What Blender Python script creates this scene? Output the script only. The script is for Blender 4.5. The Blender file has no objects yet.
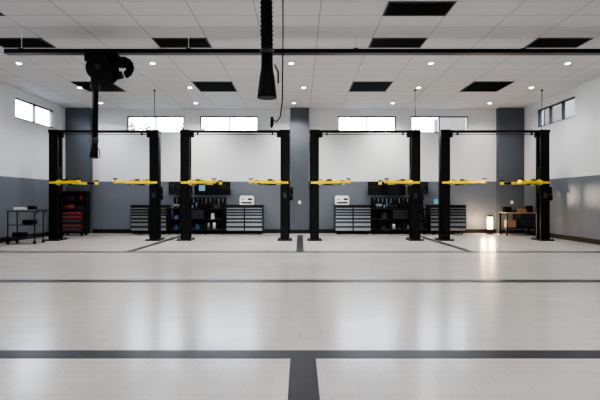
import bpy, bmesh, math, random
from mathutils import Vector, Matrix
random.seed(4)
S = bpy.context.scene
EYE=1.3; H=4.88; XL=-9.1; XR=8.7; YB=17.7; YF=-7.0

# ---------------------------------------------------------------- materials
def mat(name, col, rough=0.5, metal=0.0, noise=0.0, nscale=8, emis=None, estr=0, bump=0, spec=None):
    m=bpy.data.materials.new(name); m.use_nodes=True
    nt=m.node_tree; b=nt.nodes['Principled BSDF']
    b.inputs['Base Color'].default_value=(*col,1)
    b.inputs['Roughness'].default_value=rough
    b.inputs['Metallic'].default_value=metal
    if spec is not None: b.inputs['Specular IOR Level'].default_value=spec
    if emis:
        b.inputs['Emission Color'].default_value=(*emis,1); b.inputs['Emission Strength'].default_value=estr
    if noise or bump:
        tc=nt.nodes.new('ShaderNodeTexCoord'); n=nt.nodes.new('ShaderNodeTexNoise')
        n.inputs['Scale'].default_value=nscale; n.inputs['Detail'].default_value=4
        nt.links.new(tc.outputs['Object'],n.inputs['Vector'])
        if noise:
            r=nt.nodes.new('ShaderNodeValToRGB')
            r.color_ramp.elements[0].position=0.3; r.color_ramp.elements[1].position=0.7
            r.color_ramp.elements[0].color=(*[c*(1-noise) for c in col],1)
            r.color_ramp.elements[1].color=(*[min(1,c*(1+noise)) for c in col],1)
            nt.links.new(n.outputs['Fac'],r.inputs['Fac']); nt.links.new(r.outputs['Color'],b.inputs['Base Color'])
        if bump:
            bp=nt.nodes.new('ShaderNodeBump'); bp.inputs['Strength'].default_value=bump; bp.inputs['Distance'].default_value=0.01
            nt.links.new(n.outputs['Fac'],bp.inputs['Height']); nt.links.new(bp.outputs['Normal'],b.inputs['Normal'])
    return m

M_black=mat('black_powdercoat',(0.003,0.003,0.0035),0.5,noise=0.15,spec=0.12)
M_rubber=mat('black_rubber',(0.004,0.004,0.004),0.7,spec=0.1)
M_yellow=mat('yellow_paint',(0.80,0.57,0.005),0.45,noise=0.06,spec=0.3)
M_steel=mat('brushed_steel',(0.24,0.25,0.27),0.38,0.7,noise=0.08,nscale=30)
M_dsteel=mat('dark_steel',(0.026,0.026,0.030),0.4,0.5)
M_vent=mat('vent_black',(0.004,0.004,0.004),0.8,spec=0.05)
M_column=mat('column_grey_paint',(0.080,0.091,0.108),0.6,noise=0.04,nscale=3,spec=0.2)
M_base=mat('baseboard_rubber',(0.006,0.006,0.007),0.5,spec=0.2)
M_white=mat('white_plastic',(0.8,0.8,0.8),0.45,noise=0.02)
M_trim=mat('window_aluminium',(0.03,0.03,0.035),0.4,0.3)
M_door=mat('sectional_door_panel',(0.30,0.31,0.33),0.5,noise=0.03)
M_red=mat('red_enamel',(0.16,0.012,0.008),0.35,noise=0.1)
M_wood=mat('warm_wood',(0.30,0.17,0.08),0.5,noise=0.25,nscale=12)
M_blue=mat('blue_plastic',(0.03,0.10,0.22),0.4)
M_screen=mat('screen_glass',(0.005,0.006,0.008),0.12)
M_screen_on=mat('screen_lit',(0.02,0.05,0.06),0.3,emis=(0.25,0.6,0.75),estr=0.5)
M_lens=mat('downlight_lens',(0.9,0.9,0.9),0.4,emis=(1,0.97,0.93),estr=30)
M_warm=mat('lamp_diffuser_lit',(1,0.9,0.75),0.4,emis=(1,0.74,0.42),estr=9)
M_leaf=mat('leaf_green',(0.10,0.16,0.05),0.7,noise=0.5,nscale=3)
M_bark=mat('bark',(0.08,0.05,0.03),0.9,noise=0.3)
M_brown=mat('neighbour_brick',(0.012,0.008,0.004),0.9,noise=0.3,nscale=2)
M_ground=mat('asphalt',(0.10,0.10,0.10),0.9,noise=0.15)
M_glassd=mat('neighbour_window',(0.02,0.02,0.025),0.3,spec=0.1)

def N(nt,t,**k):
    n=nt.nodes.new(t)
    for a,v in k.items(): setattr(n,a,v)
    return n

def wall_mat():
    m=bpy.data.materials.new('two_tone_wall_paint'); m.use_nodes=True; nt=m.node_tree; b=nt.nodes['Principled BSDF']
    g=N(nt,'ShaderNodeNewGeometry'); s=N(nt,'ShaderNodeSeparateXYZ'); nt.links.new(g.outputs['Position'],s.inputs[0])
    lt=N(nt,'ShaderNodeMath',operation='LESS_THAN'); lt.inputs[1].default_value=2.03; nt.links.new(s.outputs['Z'],lt.inputs[0])
    noi=N(nt,'ShaderNodeTexNoise'); noi.inputs['Scale'].default_value=0.9; noi.inputs['Detail'].default_value=5
    nt.links.new(g.outputs['Position'],noi.inputs['Vector'])
    ad=N(nt,'ShaderNodeMath',operation='ADD'); nt.links.new(s.outputs['X'],ad.inputs[0]); nt.links.new(s.outputs['Y'],ad.inputs[1])
    dv=N(nt,'ShaderNodeMath',operation='DIVIDE'); dv.inputs[1].default_value=1.22; nt.links.new(ad.outputs[0],dv.inputs[0])
    fr=N(nt,'ShaderNodeMath',operation='FRACT'); nt.links.new(dv.outputs[0],fr.inputs[0])
    jl=N(nt,'ShaderNodeMath',operation='LESS_THAN'); jl.inputs[1].default_value=0.012; nt.links.new(fr.outputs[0],jl.inputs[0])
    r=N(nt,'ShaderNodeValToRGB'); r.color_ramp.elements[0].color=(0.66,0.67,0.69,1); r.color_ramp.elements[1].color=(0.72,0.73,0.75,1)
    nt.links.new(noi.outputs['Fac'],r.inputs['Fac'])
    r2=N(nt,'ShaderNodeValToRGB'); r2.color_ramp.elements[0].color=(0.115,0.130,0.153,1); r2.color_ramp.elements[1].color=(0.130,0.145,0.170,1)
    nt.links.new(noi.outputs['Fac'],r2.inputs['Fac'])
    mx=N(nt,'ShaderNodeMix',data_type='RGBA'); nt.links.new(lt.outputs[0],mx.inputs['Factor'])
    nt.links.new(r.outputs['Color'],mx.inputs['A']); nt.links.new(r2.outputs['Color'],mx.inputs['B'])
    mj=N(nt,'ShaderNodeMix',data_type='RGBA'); mm=N(nt,'ShaderNodeMath',operation='MULTIPLY'); mm.inputs[1].default_value=0.2
    nt.links.new(jl.outputs[0],mm.inputs[0]); nt.links.new(mm.outputs[0],mj.inputs['Factor'])
    nt.links.new(mx.outputs['Result'],mj.inputs['A']); mj.inputs['B'].default_value=(0.2,0.2,0.21,1)
    nt.links.new(mj.outputs['Result'],b.inputs['Base Color']); b.inputs['Roughness'].default_value=0.5
    b.inputs['Specular IOR Level'].default_value=0.35
    return m
M_wall=wall_mat()

def tile_mat(name,c1,c2,mortar,size,rough,spec=0.5):
    m=bpy.data.materials.new(name); m.use_nodes=True; nt=m.node_tree; b=nt.nodes['Principled BSDF']
    g=N(nt,'ShaderNodeNewGeometry')
    br=N(nt,'ShaderNodeTexBrick'); br.offset=0.5; br.inputs['Scale'].default_value=1
    br.inputs['Brick Width'].default_value=size; br.inputs['Row Height'].default_value=size*0.5
    br.inputs['Mortar Size'].default_value=0.002; br.inputs['Mortar Smooth'].default_value=0.3
    br.inputs['Color1'].default_value=(*c1,1); br.inputs['Color2'].default_value=(*c2,1); br.inputs['Mortar'].default_value=(*mortar,1)
    nt.links.new(g.outputs['Position'],br.inputs['Vector'])
    noi=N(nt,'ShaderNodeTexNoise'); noi.inputs['Scale'].default_value=0.5; noi.inputs['Detail'].default_value=6
    nt.links.new(g.outputs['Position'],noi.inputs['Vector'])
    hs=N(nt,'ShaderNodeHueSaturation'); nt.links.new(br.outputs['Color'],hs.inputs['Color'])
    mr=N(nt,'ShaderNodeMapRange'); mr.inputs['To Min'].default_value=0.92; mr.inputs['To Max'].default_value=1.08
    nt.links.new(noi.outputs['Fac'],mr.inputs['Value']); nt.links.new(mr.outputs[0],hs.inputs['Value'])
    nt.links.new(hs.outputs['Color'],b.inputs['Base Color'])
    mr2=N(nt,'ShaderNodeMapRange'); mr2.inputs['To Min'].default_value=rough-0.04; mr2.inputs['To Max'].default_value=rough+0.05
    nt.links.new(noi.outputs['Fac'],mr2.inputs['Value']); nt.links.new(mr2.outputs[0],b.inputs['Roughness'])
    b.inputs['Specular IOR Level'].default_value=spec
    bp=N(nt,'ShaderNodeBump'); bp.inputs['Strength'].default_value=0.08; bp.inputs['Distance'].default_value=0.002; bp.invert=True
    nt.links.new(br.outputs['Fac'],bp.inputs['Height']); nt.links.new(bp.outputs['Normal'],b.inputs['Normal'])
    return m
M_floor=tile_mat('floor_tile_beige',(0.49,0.465,0.445),(0.465,0.44,0.42),(0.32,0.30,0.285),0.4,0.21,0.95)
M_stripe=tile_mat('floor_tile_charcoal',(0.022,0.023,0.029),(0.017,0.018,0.023),(0.010,0.010,0.012),0.2,0.36,0.22)

def ceil_mat():
    m=bpy.data.materials.new('ceiling_tile_grid'); m.use_nodes=True; nt=m.node_tree; b=nt.nodes['Principled BSDF']
    g=N(nt,'ShaderNodeNewGeometry')
    mp=N(nt,'ShaderNodeMapping'); mp.inputs['Location'].default_value=(-1.6,-9.94,0)
    nt.links.new(g.outputs['Position'],mp.inputs['Vector'])
    br=N(nt,'ShaderNodeTexBrick'); br.offset=0.0; br.inputs['Scale'].default_value=1
    br.inputs['Brick Width'].default_value=1.22; br.inputs['Row Height'].default_value=0.61
    br.inputs['Mortar Size'].default_value=0.010; br.inputs['Mortar Smooth'].default_value=0.1
    br.inputs['Color1'].default_value=(0.60,0.60,0.61,1); br.inputs['Color2'].default_value=(0.575,0.575,0.585,1); br.inputs['Mortar'].default_value=(0.30,0.30,0.31,1)
    nt.links.new(mp.outputs[0],br.inputs['Vector']); nt.links.new(br.outputs['Color'],b.inputs['Base Color'])
    b.inputs['Roughness'].default_value=0.8
    return m
M_ceil=ceil_mat()

# ---------------------------------------------------------------- builder
class B:
    def __init__(s,name): s.name=name; s.bm=bmesh.new(); s.mats=[]
    def mi(s,m):
        if m not in s.mats: s.mats.append(m)
        return s.mats.index(m)
    def box(s,c,d,m,rz=0,ry=0,bev=0):
        r=bmesh.ops.create_cube(s.bm,size=1)
        vs=r['verts']
        M=Matrix.Translation(c)@Matrix.Rotation(rz,4,'Z')@Matrix.Rotation(ry,4,'Y')@Matrix.Diagonal((*d,1))
        bmesh.ops.transform(s.bm,matrix=M,verts=vs)
        fs={f for v in vs for f in v.link_faces}
        k=s.mi(m)
        for f in fs: f.material_index=k
        if bev:
            es={e for v in vs for e in v.link_edges}
            res=bmesh.ops.bevel(s.bm,geom=list(es),offset=bev,segments=2,affect='EDGES',profile=0.5)
            for f in res['faces']: f.material_index=k
    def bx(s,x0,x1,y0,y1,z0,z1,m,bev=0):
        s.box(((x0+x1)/2,(y0+y1)/2,(z0+z1)/2),(abs(x1-x0),abs(y1-y0),abs(z1-z0)),m,bev=bev)
    def tube(s,pts,rads,m,seg=12,cap=True):
        pts=[Vector(p) for p in pts]
        if not isinstance(rads,(list,tuple)): rads=[rads]*len(pts)
        k=s.mi(m); rings=[]; up=None
        for i,p in enumerate(pts):
            a=pts[max(i-1,0)]; b=pts[min(i+1,len(pts)-1)]
            t=(b-a).normalized()
            if up is None:
                up=Vector((0,0,1)) if abs(t.z)<0.9 else Vector((0,1,0))
            u=(up-t*up.dot(t)).normalized(); w=t.cross(u); up=u
            rings.append([s.bm.verts.new(p+(u*math.cos(q)+w*math.sin(q))*rads[i]) for q in [2*math.pi*j/seg for j in range(seg)]])
        for i in range(len(rings)-1):
            for j in range(seg):
                f=s.bm.faces.new((rings[i][j],rings[i][(j+1)%seg],rings[i+1][(j+1)%seg],rings[i+1][j])); f.material_index=k; f.smooth=True
        if cap:
            f=s.bm.faces.new(rings[0][::-1]); f.material_index=k
            f=s.bm.faces.new(rings[-1]); f.material_index=k
    def corr(s,p0,p1,r,m,pitch=0.045,seg=20):
        p0=Vector(p0);p1=Vector(p1); n=max(4,int((p1-p0).length/pitch))*2
        s.tube([p0.lerp(p1,i/n) for i in range(n+1)],[r if i%2 else r*0.84 for i in range(n+1)],m,seg)
    def corr_path(s,pts,r,m,seg=16):
        n=len(pts); s.tube(pts,[r if i%2 else r*0.84 for i in range(n)],m,seg)
    def done(s,loc=(0,0,0),rz=0,parent=None):
        bmesh.ops.recalc_face_normals(s.bm,faces=s.bm.faces)
        me=bpy.data.meshes.new(s.name); s.bm.to_mesh(me); s.bm.free()
        for m in s.mats: me.materials.append(m)
        o=bpy.data.objects.new(s.name,me); S.collection.objects.link(o)
        o.location=loc; o.rotation_euler=(0,0,rz)
        if parent: o.parent=parent
        return o

# ---------------------------------------------------------------- room shell
b=B('floor'); b.bx(XL,XR,YF,YB,-0.2,0,M_floor); b.done()
b=B('ceiling'); b.bx(XL,XR,YF,YB,H,H+0.2,M_ceil); b.done()
W0,W1=3.94,4.60
def wall_run(name,axis,fixed0,fixed1,a0,a1,holes,z0=W0,z1=W1):
    b=B(name)
    def seg(u0,u1,p0,p1):
        if u1-u0<1e-4: return
        if axis=='x': b.bx(u0,u1,fixed0,fixed1,p0,p1,M_wall)
        else: b.bx(fixed0,fixed1,u0,u1,p0,p1,M_wall)
    if z0>0: seg(a0,a1,0,z0)
    seg(a0,a1,z1,H)
    c=a0
    for h0,h1 in holes:
        seg(c,h0,z0,z1); c=h1
    seg(c,a1,z0,z1)
    return b.done()
wn=[0]
def window(axis,f,a0,a1,z0,z1,mull,m=M_trim,t=0.045):
    wn[0]+=1; b=B('window_%d'%wn[0]); d=0.05
    def bar(u0,u1,p0,p1):
        if axis=='x': b.bx(u0,u1,f-d,f+d,p0,p1,m)
        else: b.bx(f-d,f+d,u0,u1,p0,p1,m)
    bar(a0,a1,z0,z0+t); bar(a0,a1,z1-t,z1); bar(a0,a0+t,z0+t,z1-t); bar(a1-t,a1,z0+t,z1-t)
    for i in range(1,mull):
        u=a0+(a1-a0)*i/mull; bar(u-t/2,u+t/2,z0+t,z1-t)
    b.done()
k=YB/450
bw=[((a-300)*k,(c-300)*k) for a,c in [(127,184),(200,258),(338,396),(411,468)]]
wall_run('wall_back','x',YB,YB+0.2,XL-0.2,XR+0.2,bw)
for a,c in bw: window('x',YB+0.08,a,c,W0,W1,2)
lw=[(0.5,2.8),(7.2,9.5),(14.4,16.65)]  # the nearer openings are out of view, added to let in more light
wall_run('wall_left','y',XL-0.2,XL,YF,YB,lw)
for a,c in lw: window('y',XL-0.08,a,c,W0,W1,2)
rw=[(0.5,2.8),(7.2,9.5),(14.24,16.5)]  # nearer openings again unseen, put in for extra daylight
wall_run('wall_right','y',XR,XR+0.2,YF,YB,rw)
for a,c in rw: window('y',XR+0.08,a,c,W0,W1,3)
rear=[(-8.1,-4.5),(-3.9,-0.3),(0.3,3.9),(4.5,8.1)]
wall_run('wall_rear','x',YF-0.2,YF,XL-0.2,XR+0.2,rear,z0=0.0,z1=3.7)
for i,(a,c) in enumerate(rear):
    b=B('door_%d'%(i+1))
    for j in range(6):
        z=0.0+j*(3.66/5); b.bx(a,c,YF+0.02,YF+0.07,z,z+0.07,M_trim)
    for j in range(5):
        x=a+(c-a)*j/4; x=min(max(x,a+0.04),c-0.04); b.bx(x-0.03,x+0.03,YF+0.03,YF+0.06,0.0,3.7,M_trim)
    for j in range(5):
        if i in (0,3) or j in (0,1): b.bx(a,c,YF+0.035,YF+0.05,j*0.732+0.07,(j+1)*0.732,M_door)  # solid panels, unseen, added to cut daylight from behind the camera
    b.done()
b=B('baseboard_back'); b.bx(XL+0.02,XR-0.02,YB-0.02,YB,0,0.15,M_base); b.done()
b=B('baseboard_left'); b.bx(XL,XL+0.02,YF,YB,0,0.15,M_base); b.done()
b=B('baseboard_right'); b.bx(XR-0.02,XR,YF,YB,0,0.15,M_base); b.done()
for i,(x0,x1) in enumerate([(XL,-8.15),(-0.38,0.35),(7.72,XR)]):
    b=B('wall_column'); b.bx(x0,x1,YB-0.25,YB-0.0,0,H,M_column)
    b.bx(x0,x1,YB-0.265,YB-0.25,0,0.15,M_base)
    b.bx((x0+x1)/2-0.05,(x0+x1)/2+0.05,YB-0.275,YB-0.25,1.15,1.27,M_white); b.done()
tn=[0]
def stripe(x0,x1,y0,y1):
    tn[0]+=1; b=B('trim_%d'%tn[0]); b.bx(x0,x1,y0,y1,-0.01,0.002,M_stripe); b.done()
for y,w in [(3.79,0.20),(7.22,0.26),(11.25,0.24),(-0.2,0.2)]: stripe(XL+0.02,XR-0.02,y-w/2,y+w/2)
stripe(-0.08,0.13,-0.1,3.69)
for x in (-4.3,0.0,4.3): stripe(x-0.1,x+0.1,11.37,16.4)
stripe(XL+0.02,XR-0.02,15.95+0.45,16.15+0.45)

# ---------------------------------------------------------------- ceiling vents & downlights
cols=[(-6.94,-5.72),(-3.28,-2.06),(1.6,2.82),(5.26,6.48)]
def vent(x0,x1,y0,y1):
    b=B('ceiling_vent'); z=H
    b.bx(x0,x1,y0,y1,z-0.006,z,M_vent)
    for (u0,u1,v0,v1) in [(x0,x1,y0,y0+0.025),(x0,x1,y1-0.025,y1),(x0,x0+0.025,y0,y1),(x1-0.025,x1,y0,y1)]:
        b.bx(u0,u1,v0,v1,z-0.015,z-0.006,M_dsteel)
    n=int((y1-y0)/0.1)
    for i in range(1,n):
        y=y0+(y1-y0)*i/n; b.bx(x0+0.03,x1-0.03,y-0.006,y+0.006,z-0.013,z-0.006,M_black)
    b.done()
for x0,x1 in cols: vent(x0,x1,9.94,10.55); vent(x0,x1,13.6,14.82)
vent(cols[0][0],cols[0][1],8.11,8.72); vent(cols[2][0],cols[2][1],8.11,8.72)
for x0,x1 in cols: vent(x0,x1,3.84,4.45)
for y in (-4.5,-0.5,3.0,7.0,11.76,14.3,16.6):
    for x in (-7.35,-3.85,-0.23,3.42,7.0):
        if y==14.3: x+=0.35
        b=B('ceiling_downlight')
        b.tube([(0,0,0),(0,0,-0.012)],[0.085,0.08],M_white,20)
        b.tube([(0,0,-0.0125),(0,0,-0.015)],[0.06,0.06],M_lens,20)
        o=b.done((x,y,H))
        l=bpy.data.lights.new('downlight_lamp','SPOT'); l.energy={-4.5:90,-0.5:150,3.0:200,7.0:250}.get(y,470)
        if abs(x)>6.5: l.energy*=0.42
        l.spot_size=math.radians(140); l.spot_blend=1.0
        l.shadow_soft_size=0.07; l.color=(1,0.965,0.92)
        lo=bpy.data.objects.new('lamp',l); S.collection.objects.link(lo); lo.parent=o; lo.location=(0,0,-0.06)

# ---------------------------------------------------------------- two post lifts
def lift(xc,yc,w):
    b=B('two_post_car_lift'); hw=w/2; HT=3.55
    for s in (-1,1):
        X=s*hw
        b.box((X,0,0.0175),(0.46,0.56,0.035),M_black)
        for dx in (-0.19,0.19):
            for dy in (-0.24,0.24): b.tube([(X+dx,dy,0.03),(X+dx,dy,0.07)],0.018,M_dsteel,8)
        b.box((X+s*0.13,0,HT/2),(0.02,0.32,HT),M_black)
        for dy in (-0.15,0.15):
            b.box((X,dy,HT/2),(0.26,0.02,HT),M_black)
            b.box((X-s*0.13,dy*0.78,HT/2),(0.02,0.08,HT),M_black)
        for dy in (-0.18,0.18):
            b.box((X,dy,0.11),(0.26,0.02,0.16),M_black)
        b.box((X,0,HT-0.04),(0.32,0.36,0.10),M_black,bev=0.01)
        b.box((X-s*0.19,0,HT-0.12),(0.14,0.10,0.20),M_black,ry=0)
        b.tube([(X-s*0.02,-0.07,HT-0.1),(X-s*0.02,0.07,HT-0.1)],0.09,M_dsteel,16)
        b.tube([(X+s*0.06,0,0.05),(X+s*0.06,0,2.2)],0.04,M_dsteel,12)
        b.tube([(X+s*0.06,0,2.2),(X+s*0.06,0,3.3)],0.022,M_steel,10)
        b.tube([(X+s*0.152,-0.1,0.2),(X+s*0.152,-0.1,3.3),(X+s*0.12,-0.08,HT+0.0),(X-s*0.3,-0.04,HT-0.02)],0.010,M_rubber,8)
        cz=1.84
        b.box((X-s*0.05,0,cz+0.1),(0.18,0.24,0.9),M_black)
        b.box((X-s*0.19,0,cz),(0.12,0.46,0.09),M_black,bev=0.01)
        b.box((X-s*0.19,0,cz+0.07),(0.13,0.46,0.03),M_yellow)
        b.box((X,-0.175,cz+0.02),(0.24,0.025,0.07),M_yellow)
        for q,ang,L in ((-1,0.50,0.66),(1,0.60,0.66)):
            px,py=X-s*0.20,q*0.18
            b.tube([(px,py,cz-0.09),(px,py,cz+0.13)],0.03,M_steel,12)
            d=Vector((-s*math.cos(ang),q*math.sin(ang),0)); rz=math.atan2(d.y,d.x)
            b.tube([(px,py,cz-0.05),(px,py,cz+0.08)],0.09,M_yellow,20)
            c=Vector((px,py,cz+0.02))+d*(L/2)
            b.box(c,(L,0.12,0.09),M_yellow,rz=rz,bev=0.008)
            b.box(c+Vector((0,0,-0.055)),(L*0.8,0.10,0.02),M_black,rz=rz)
            c=Vector((px,py,cz+0.02))+d*(L+0.12)
            b.box(c,(0.36,0.08,0.06),M_yellow if q<0 else M_black,rz=rz,bev=0.005)
            e=Vector((px,py,cz+0.02))+d*(L+0.29)
            b.tube([e+Vector((0,0,-0.04)),e+Vector((0,0,0.05))],0.07,M_yellow,16)
            b.tube([e+Vector((0,0,0.05)),e+Vector((0,0,0.08))],[0.03,0.03],M_steel,12)
            b.tube([e+Vector((0,0,0.08)),e+Vector((0,0,0.11))],[0.07,0.075],M_rubber,20)
            g=Vector((px,py,cz+0.09))+d*0.30
            b.box(g,(0.14,0.06,0.06),M_black,rz=rz)
            b.tube([(px,py,cz+0.08),(px,py,cz+0.11)],0.06,M_dsteel,12)
    b.box((0,0,HT-0.03),(w-0.3,0.10,0.075),M_black)
    b.box((0,-0.12,HT-0.14),(w-0.45,0.02,0.02),M_black)
    for x in (-hw+0.4,hw-0.4): b.box((x,-0.09,HT-0.1),(0.04,0.10,0.12),M_black)
    X=hw
    b.box((X+0.16,-0.02,1.55),(0.04,0.16,0.3),M_dsteel)
    b.tube([(X+0.21,-0.05,1.48),(X+0.21,-0.05,1.72)],0.06,M_black,16)
    b.box((X+0.21,-0.05,1.38),(0.11,0.15,0.18),M_black,bev=0.02)
    b.box((X,-0.18,1.45),(0.10,0.04,0.16),M_dsteel)
    b.done((xc,yc,0))
YLF=14.6
for xa,xb in ((-7.92,-4.70),(-3.70,-0.49),(0.47,3.72),(4.68,7.87)):
    lift((xa+xb)/2,YLF,xb-xa)
def cord(name,x,y,z0,z1,r=0.010,sag=0):
    b=B(name); b.tube([(0,0,z1),(sag*0.5,0,z0+(z1-z0)*0.4),(sag,0,z0)],r,M_rubber,8)
    b.tube([(0,0,z1-0.04),(0,0,z1)],0.04,M_dsteel,12); b.done((x,y,0))
for x in (-4.72,3.74,7.85): cord('power_drop_cord',x,YLF,3.565,H)

# ---------------------------------------------------------------- exhaust rail with hose reel
RZ=4.50; RY=9.7
b=B('exhaust_rail')
b.bx(-6.35,XR,RY-0.06,RY+0.06,RZ-0.045,RZ+0.045,M_black,bev=0.01)
b.bx(-6.35,XR,RY-0.08,RY+0.08,RZ-0.055,RZ-0.045,M_dsteel)
b.tube([(-6.35,RY+0.16,RZ+0.03),(XR,RY+0.16,RZ+0.03)],0.025,M_dsteel,8)
for x in (-6.0,-2.4,1.2,4.8,8.2):
    b.bx(x-0.006,x+0.006,RY-0.006,RY+0.006,RZ+0.04,H,M_white); b.bx(x-0.05,x+0.05,RY-0.05,RY+0.18,RZ+0.045,RZ+0.06,M_dsteel)
b.done()
b=B('exhaust_hose_reel')
cx,cz=-4.25,4.10
b.box((cx,RY,RZ-0.08),(0.62,0.44,0.05),M_black)
for s in (-1,1):
    b.box((cx,RY+s*0.215,4.22),(0.34,0.02,0.40),M_black)
    b.tube([(cx,RY+s*0.20,cz),(cx,RY+s*0.225,cz)],0.27,M_black,32)
    b.tube([(cx,RY+s*0.225,cz),(cx,RY+s*0.235,cz)],[0.27,0.25],M_black,32)
b.tube([(cx,RY-0.27,cz),(cx,RY+0.27,cz)],0.06,M_dsteel,20)
for i in range(6):
    y=RY-0.155+i*0.062
    pts=[(cx+0.22*math.cos(a),y,cz+0.22*math.sin(a)) for a in [2*math.pi*j/28 for j in range(29)]]
    b.tube(pts,0.034,M_rubber,8,cap=False)
b.box((cx-0.27,RY,4.33),(0.12,0.34,0.16),M_black,bev=0.02)
b.box((cx+0.05,RY-0.21,3.84),(0.42,0.04,0.10),M_black,bev=0.01)
b.tube([(cx+0.22,RY-0.02,4.26),(cx+0.50,RY-0.02,4.26)],0.12,M_black,20)
pts=[]
for j in range(15):
    a=math.pi*0.5-j/14*math.pi*0.95
    pts.append((cx+0.46+0.13*math.cos(a),RY,4.15+0.15*math.sin(a)))
b.corr_path(pts,0.085,M_rubber)
b.tube([(cx+0.42,RY,4.0),(cx+0.30,RY,3.97)],0.08,M_black,16)
hx=cx-0.15
b.corr((hx,RY-0.02,cz-0.15),(hx-0.01,RY-0.02,2.62),0.066,M_rubber,0.05)
b.tube([(hx-0.01,RY-0.02,2.64),(hx-0.01,RY-0.02,2.52)],[0.074,0.070],M_dsteel,16)
b.tube([(hx-0.01,RY-0.02,2.54),(hx-0.02,RY-0.02,2.4),(hx-0.03,RY-0.04,2.2)],[0.06,0.07,0.085],M_black,20)
b.tube([(hx+0.05,RY-0.05,2.45),(hx+0.10,RY-0.05,2.36),(hx+0.11,RY-0.05,2.22),(hx+0.06,RY-0.05,2.2)],0.012,M_dsteel,8)
b.box((hx,RY-0.02,cz-0.36),(0.17,0.15,0.14),M_black,bev=0.02)
b.done()

# ---------------------------------------------------------------- central hanging exhaust hose
b=B('hanging_exhaust_hose')
X=-0.44; Y=6.0
b.corr((X-0.02,Y,H),(X,Y,3.28),0.085,M_rubber,0.06,24)
b.tube([(X,Y,3.30),(X,Y,3.24)],0.095,M_dsteel,24)
b.tube([(X,Y,3.26),(X,Y,3.05),(X,Y,2.93),(X,Y,2.72),(X,Y,2.66)],[0.075,0.080,0.10,0.125,0.13],M_black,28)
b.tube([(X+0.10,Y-0.02,3.1),(X+0.15,Y-0.02,3.0),(X+0.15,Y-0.02,2.85)],0.012,M_dsteel,8)
b.tube([(X-0.02,Y,H),(X-0.02,Y,H-0.06)],0.16,M_black,24)
b.done()
b=B('retractable_air_hose')
xs=-0.25; ya=6.6
b.tube([(xs,ya,H),(xs,ya,3.6),(xs-0.01,ya,2.75),(xs-0.04,ya,2.52),(xs-0.10,ya,2.44),(xs-0.16,ya,2.5)],0.009,M_rubber,8)
b.tube([(xs-0.16,ya,2.52),(xs-0.16,ya,2.42),(xs-0.17,ya,2.36)],[0.022,0.026,0.016],M_black,12)
b.tube([(xs,ya,H-0.08),(xs,ya,H)],0.08,M_dsteel,16)
b.done()

# ---------------------------------------------------------------- tool cabinets & benches
def tool_chest(x0,x1,y0=16.95,h=1.08,d=0.6,colsn=2,rows=7):
    b=B('tool_chest'); w=x1-x0
    b.bx(0,w,0,d,0.1,h,M_dsteel); b.bx(-0.01,w+0.01,-0.01,d,h,h+0.03,M_black)
    for x in (0.12,w-0.12):
        for y in (0.1,d-0.1):
            b.tube([(x-0.02,y,0.05),(x+0.02,y,0.05)],0.05,M_rubber,14); b.box((x,y,0.095),(0.06,0.06,0.012),M_dsteel)
    b.bx(0,w,-0.002,0,0.1,h,M_black)
    cw=w/colsn
    hs=[1.0]*3+[1.3]*2+[1.7]*(rows-5); tot=sum(hs)
    for c in range(colsn):
        z=h-0.03
        for r in range(rows):
            dh=(h-0.16)*hs[r]/tot
            b.bx(c*cw+0.025,(c+1)*cw-0.025,-0.022,-0.002,z-dh+0.018,z-0.018,M_steel)
            b.bx(c*cw+0.025,(c+1)*cw-0.025,-0.034,-0.022,z-0.052,z-0.022,M_black)
            z-=dh
    return b.done((x0,y0,0))
tool_chest(-6.38,-5.02); tool_chest(-2.79,-1.40); tool_chest(1.32,2.68); tool_chest(4.90,6.26)

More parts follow.
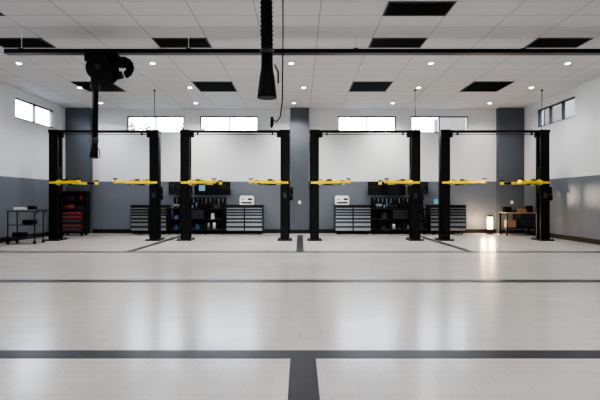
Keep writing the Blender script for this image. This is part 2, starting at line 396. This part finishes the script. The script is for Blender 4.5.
def bench(x0,x1,y0=16.95,h=0.98,d=0.65,seed=0):
    rnd=random.Random(seed); b=B('workbench'); w=x1-x0
    b.bx(0,w,0,d,h-0.05,h,M_black,bev=0.006)
    n=3
    for i in range(n+1):
        x=min(max(w*i/n,0.03),w-0.03)
        for y in (0.04,d-0.04): b.bx(x-0.025,x+0.025,y-0.025,y+0.025,0,h-0.05,M_black)
    b.bx(0.03,w-0.03,0.03,d-0.03,0.16,0.19,M_dsteel); b.bx(0.03,w-0.03,0.2,d-0.03,0.55,0.57,M_dsteel)
    b.bx(0.02,w-0.02,d-0.04,d-0.02,0.2,h-0.05,M_black)
    b.bx(w*0.36,w*0.64,0.02,d-0.06,0.55,h-0.06,M_black)
    for j in range(3): b.bx(w*0.37,w*0.63,0.005,0.02,0.6+j*0.11,0.69+j*0.11,M_dsteel)
    b.bx(0.02,w-0.02,d-0.02,d,h-0.05,h+0.42,M_black)
    pal=[M_steel,M_black,M_white,M_dsteel,M_blue,M_steel,M_dsteel,M_dsteel]
    for j in range(12):
        x=0.15+(w-0.3)*j/11; L=rnd.uniform(0.1,0.24)
        b.box((x,d-0.035,h+0.36-L/2),(0.025,0.02,L),rnd.choice([M_steel,M_dsteel])); b.box((x,d-0.035,h+0.36),(0.05,0.02,0.03),M_steel)
    for z,cnt in ((0.19,9),(0.57,8)):
        for j in range(cnt):
            x=0.12+(w-0.24)*(j+0.5)/cnt
            if z>0.5 and w*0.33<x<w*0.67: continue
            hh=rnd.uniform(0.1,0.26); ww=rnd.uniform(0.08,0.17); m=rnd.choice(pal)
            if rnd.random()<0.5: b.box((x,0.28,z+hh/2),(ww,0.2,hh),m,bev=0.008)
            else: b.tube([(x,0.28,z),(x,0.28,z+hh*0.8),(x,0.28,z+hh)],[ww*0.45,ww*0.45,ww*0.2],m,14)
    b.box((0.25,0.2,h+0.05),(0.16,0.2,0.1),M_dsteel,bev=0.01); b.box((0.25,0.12,h+0.13),(0.2,0.06,0.08),M_steel); b.box((0.25,0.26,h+0.13),(0.2,0.06,0.08),M_steel)
    b.tube([(0.25,0.0,h+0.10),(0.25,0.2,h+0.10)],0.018,M_steel,10)
    for j in range(5):
        x=0.5+j*0.11+rnd.uniform(-.02,.02); hh=rnd.uniform(0.12,0.24)
        b.tube([(x,0.4,h),(x,0.4,h+hh*0.7),(x,0.4,h+hh*0.8),(x,0.4,h+hh)],[0.035,0.035,0.014,0.014],rnd.choice(pal),12)
    b.box((w*0.62,0.35,h+0.09),(0.34,0.22,0.18),M_black,bev=0.02)
    b.box((w*0.85,0.35,h+0.07),(0.26,0.24,0.14),M_dsteel,bev=0.01)
    b.done((x0,y0,0))
bench(-4.95,-2.86,seed=3); bench(2.75,4.83,seed=8)

def tv(x0,x1,z0,z1,lit=None):
    b=B('wall_monitor'); w=x1-x0; h=z1-z0
    b.bx(0,w,0,0.05,0,h,M_black,bev=0.006); b.bx(0.02,w-0.02,-0.003,0.001,0.025,h-0.02,M_screen)
    if lit: b.bx(lit[0],lit[1],-0.006,-0.003,h*0.3,h*0.8,M_screen_on)
    b.bx(w/2-0.1,w/2+0.1,0.05,0.16,h/2-0.1,h/2+0.1,M_dsteel)
    b.done((x0,YB-0.16,z0))
tv(-5.12,-4.2,1.52,2.02); tv(-4.12,-2.72,1.50,2.02,lit=(0.18,0.42)); tv(2.65,4.12,1.50,2.02); tv(4.2,5.0,1.52,2.02)

def printer(x,z):
    b=B('label_printer'); 
    b.box((0,0,0.15),(0.52,0.4,0.30),M_white,bev=0.02); b.box((0,-0.02,0.32),(0.46,0.36,0.06),M_white,bev=0.015)
    b.box((0,-0.205,0.09),(0.40,0.02,0.05),M_black); b.box((0.13,-0.205,0.22),(0.16,0.02,0.07),M_screen); b.box((-0.14,-0.205,0.22),(0.12,0.015,0.03),M_red)
    b.done((x,17.2,z))
printer(-2.02,1.11); printer(1.60,1.11)
def laptop(x,y,z):
    b=B('laptop'); b.box((0,0,0.012),(0.34,0.24,0.02),M_dsteel); 
    b.box((0,0.13,0.13),(0.34,0.012,0.23),M_dsteel); b.box((0,0.122,0.13),(0.31,0.004,0.20),M_screen_on); b.done((x,y,z))
laptop(5.3,17.2,1.11)

b=B('red_tool_cabinet')
w,d,h=0.92,0.5,1.62
for x in (0.12,w-0.12):
    for y in (0.08,d-0.08): b.tube([(x-0.02,y,0.05),(x+0.02,y,0.05)],0.05,M_rubber,14)
b.bx(0,w,0.0,d,0.1,0.90,M_black,bev=0.01)
for j in range(5): 
    m=M_red if j in (3,4,1) else M_dsteel
    b.bx(0.04,w-0.04,-0.02,0.0,0.14+j*0.15,0.27+j*0.15,m); b.bx(0.12,w-0.12,-0.035,-0.02,0.235+j*0.15,0.255+j*0.15,M_steel)
for x in (0.015,w-0.015): b.bx(x-0.015,x+0.015,0.1,d,0.90,h,M_black)
b.bx(0,w,d-0.02,d,0.90,h,M_black); b.bx(0,w,0.1,d,h-0.03,h,M_black); b.bx(0,w,0.12,d,1.26,1.28,M_black)
b.tube([(0.08,0.28,1.04),(0.50,0.28,1.04)],0.12,M_red,20); b.box((0.70,0.28,0.99),(0.26,0.26,0.18),M_dsteel,bev=0.02)
b.box((0.30,0.3,1.37),(0.40,0.26,0.18),M_dsteel,bev=0.02); b.tube([(0.70,0.28,1.28),(0.70,0.28,1.50)],0.08,M_red,16)
b.done((-8.70,16.2,0))

b=B('service_cart')
w,d=0.85,0.5
for x in (0.03,w-0.03):
    for y in (0.03,d-0.03):
        b.tube([(x,y,0.1),(x,y,1.0)],0.016,M_black,10); b.tube([(x-0.018,y,0.05),(x+0.018,y,0.05)],0.05,M_rubber,14); b.box((x,y,0.10),(0.03,0.06,0.02),M_dsteel)
b.bx(0,w,0,d,0.95,0.98,M_dsteel,bev=0.008); b.bx(0,w,0,0.02,0.98,1.02,M_steel); b.bx(0,w,d-0.02,d,0.98,1.02,M_steel)
b.bx(0.02,w-0.02,0.02,d-0.02,0.55,0.57,M_dsteel); b.bx(0.02,w-0.02,0.02,d-0.02,0.18,0.20,M_dsteel)
b.tube([(w,0.05,0.9),(w+0.1,0.05,1.0),(w+0.1,d-0.05,1.0),(w,d-0.05,0.9)],0.014,M_black,8)
b.box((0.25,0.25,0.27),(0.3,0.3,0.14),M_black,bev=0.02); b.box((0.55,0.25,0.64),(0.3,0.28,0.14),M_black,bev=0.02)
b.box((0.3,0.25,1.03),(0.34,0.26,0.10),M_white,bev=0.015); b.box((0.62,0.25,1.05),(0.18,0.22,0.15),M_black,bev=0.015)
b.done((-8.62,13.2,0))

b=B('parts_desk')
w,d,h=1.12,0.6,0.85
b.bx(0,w,0,d,h-0.04,h,M_wood)
for x in (0.03,w-0.03):
    for y in (0.03,d-0.03): b.bx(x-0.025,x+0.025,y-0.025,y+0.025,0,h-0.04,M_black)
b.bx(0.05,w-0.05,0.05,d-0.05,0.25,0.28,M_black)
b.bx(0.5,w-0.06,0.02,d-0.05,0.29,h-0.05,M_black); 
for j in range(3): b.bx(0.52,w-0.08,0.005,0.02,0.31+j*0.165,0.45+j*0.165,M_dsteel)
b.box((0.28,0.3,0.42),(0.3,0.3,0.26),M_wood,bev=0.01)
b.box((0.97,0.3,h+0.12),(0.18,0.24,0.24),M_black,bev=0.01); b.box((0.70,0.3,h+0.06),(0.26,0.22,0.12),M_wood,bev=0.01)
b.box((0.20,0.38,h+0.10),(0.24,0.2,0.20),M_black,bev=0.01); b.box((0.43,0.38,h+0.05),(0.16,0.2,0.10),M_dsteel,bev=0.01)
b.done((7.50,16.35,0))
b=B('work_light')
b.tube([(0,0,0),(0,0,0.03)],0.14,M_black,24); b.tube([(0,0,0.03),(0,0,0.16)],0.03,M_dsteel,12)
b.tube([(0,0,0.16),(0,0,0.20)],0.11,M_black,24)
b.tube([(0,0,0.20),(0,0,0.66)],[0.10,0.10],M_warm,24)
b.tube([(0,0,0.66),(0,0,0.70),(0,0,0.72)],[0.11,0.11,0.06],M_black,24)
for j in range(4):
    a=math.pi/4+j*math.pi/2; b.tube([(0.11*math.cos(a),0.11*math.sin(a),0.18),(0.11*math.cos(a),0.11*math.sin(a),0.68)],0.006,M_dsteel,6)
b.tube([(-0.08,0,0.70),(-0.06,0,0.80),(0.06,0,0.80),(0.08,0,0.70)],0.008,M_dsteel,8)
o=b.done((7.22,17.1,0))
for p in ((0.0,-0.2,0.45),(-0.2,0.1,0.5)):
    l=bpy.data.lights.new('warm','POINT'); l.energy=38; l.color=(1,0.70,0.40); l.shadow_soft_size=0.10
    lo=bpy.data.objects.new('bulb',l); S.collection.objects.link(lo); lo.parent=o; lo.location=p

# ---------------------------------------------------------------- outside
b=B('ground_outside'); b.bx(-60,60,-60,80,-0.4,-0.25,M_ground); b.done()
def tree(x,y,h,seed,n=260):
    rnd=random.Random(seed); b=B('tree'); b.tube([(0,0,0),(0.1,0,h*0.3),(0,0.1,h*0.8)],[0.22,0.16,0.06],M_bark,10)
    k=b.mi(M_leaf)
    for j in range(n):
        a=rnd.uniform(0,6.28); r=rnd.uniform(0,1)**0.5*h*0.27; z=h*0.38+rnd.uniform(0,1)*h*0.62
        r*=1-abs((z/h-0.62))*1.5; r=max(r,0)
        c=Vector((r*math.cos(a),r*math.sin(a),z)); 
        for q in range(4):
            p=c+Vector([rnd.uniform(-.25,.25) for _ in range(3)]); u=Vector([rnd.uniform(-1,1) for _ in range(3)]).normalized()*0.11; v=Vector([rnd.uniform(-1,1) for _ in range(3)]).normalized()*0.11
            f=b.bm.faces.new([b.bm.verts.new(p+t) for t in (u,v,-u,-v)]); f.material_index=k
    b.done((x,y,-0.25))
tree(-9.0,24.5,5.6,1); tree(-6.3,27,6.0,2); tree(-14,28,5,3); tree(-13.2,7.0,7.2,9,60)  # last tree is out of view, added to dapple the sun on the right wall
b=B('neighbour_building')
b.bx(0,6,0,40,0,9,M_brown)
for j in range(10): b.bx(-0.05,0,1+j*4,3.2+j*4,4.6,6.2,M_glassd); b.bx(-0.1,0,0.8+j*4,3.4+j*4,4.5,4.6,M_trim)
b.done((12.5,2,-0.25))
b=B('unseen_sun_blocker')  # unseen shed shape, added to keep sun out of the far left window
b.bx(-1.5,0,0,4.2,0,6.6,M_brown); b.bx(-1.8,0.2,-0.2,4.4,6.6,6.8,M_trim); b.bx(0,0.03,1.4,2.5,0,2.2,M_door); b.done((-15,11.4,-0.25))

# ---------------------------------------------------------------- sun, world & camera
sl=bpy.data.lights.new('sun','SUN'); sl.energy=11.0; sl.color=(1,0.76,0.50); sl.angle=math.radians(1.2)
so=bpy.data.objects.new('sun',sl); S.collection.objects.link(so); so.location=(-30,0,12)
so.rotation_euler=Vector((17.8,5.65,-2.85)).to_track_quat('-Z','Y').to_euler()

w=bpy.data.worlds.new('sky'); S.world=w; w.use_nodes=True; nt=w.node_tree
bg=nt.nodes['Background']
tc=N(nt,'ShaderNodeTexCoord'); sp=N(nt,'ShaderNodeSeparateXYZ'); nt.links.new(tc.outputs['Generated'],sp.inputs[0])
r=N(nt,'ShaderNodeValToRGB'); r.color_ramp.elements[0].position=0.0; r.color_ramp.elements[0].color=(0.90,0.95,1,1)
r.color_ramp.elements[1].position=0.7; r.color_ramp.elements[1].color=(0.62,0.78,1,1)
nt.links.new(sp.outputs['Z'],r.inputs['Fac']); nt.links.new(r.outputs['Color'],bg.inputs['Color'])
bg.inputs['Strength'].default_value=22
try: S.view_settings.look='AgX - Medium High Contrast'
except Exception as e: print(e)

cam=bpy.data.cameras.new('camera'); cam.sensor_width=36; cam.lens=27
co=bpy.data.objects.new('camera',cam); S.collection.objects.link(co); co.location=(0,0,EYE); co.rotation_euler=(math.radians(90),0,0)
S.camera=co
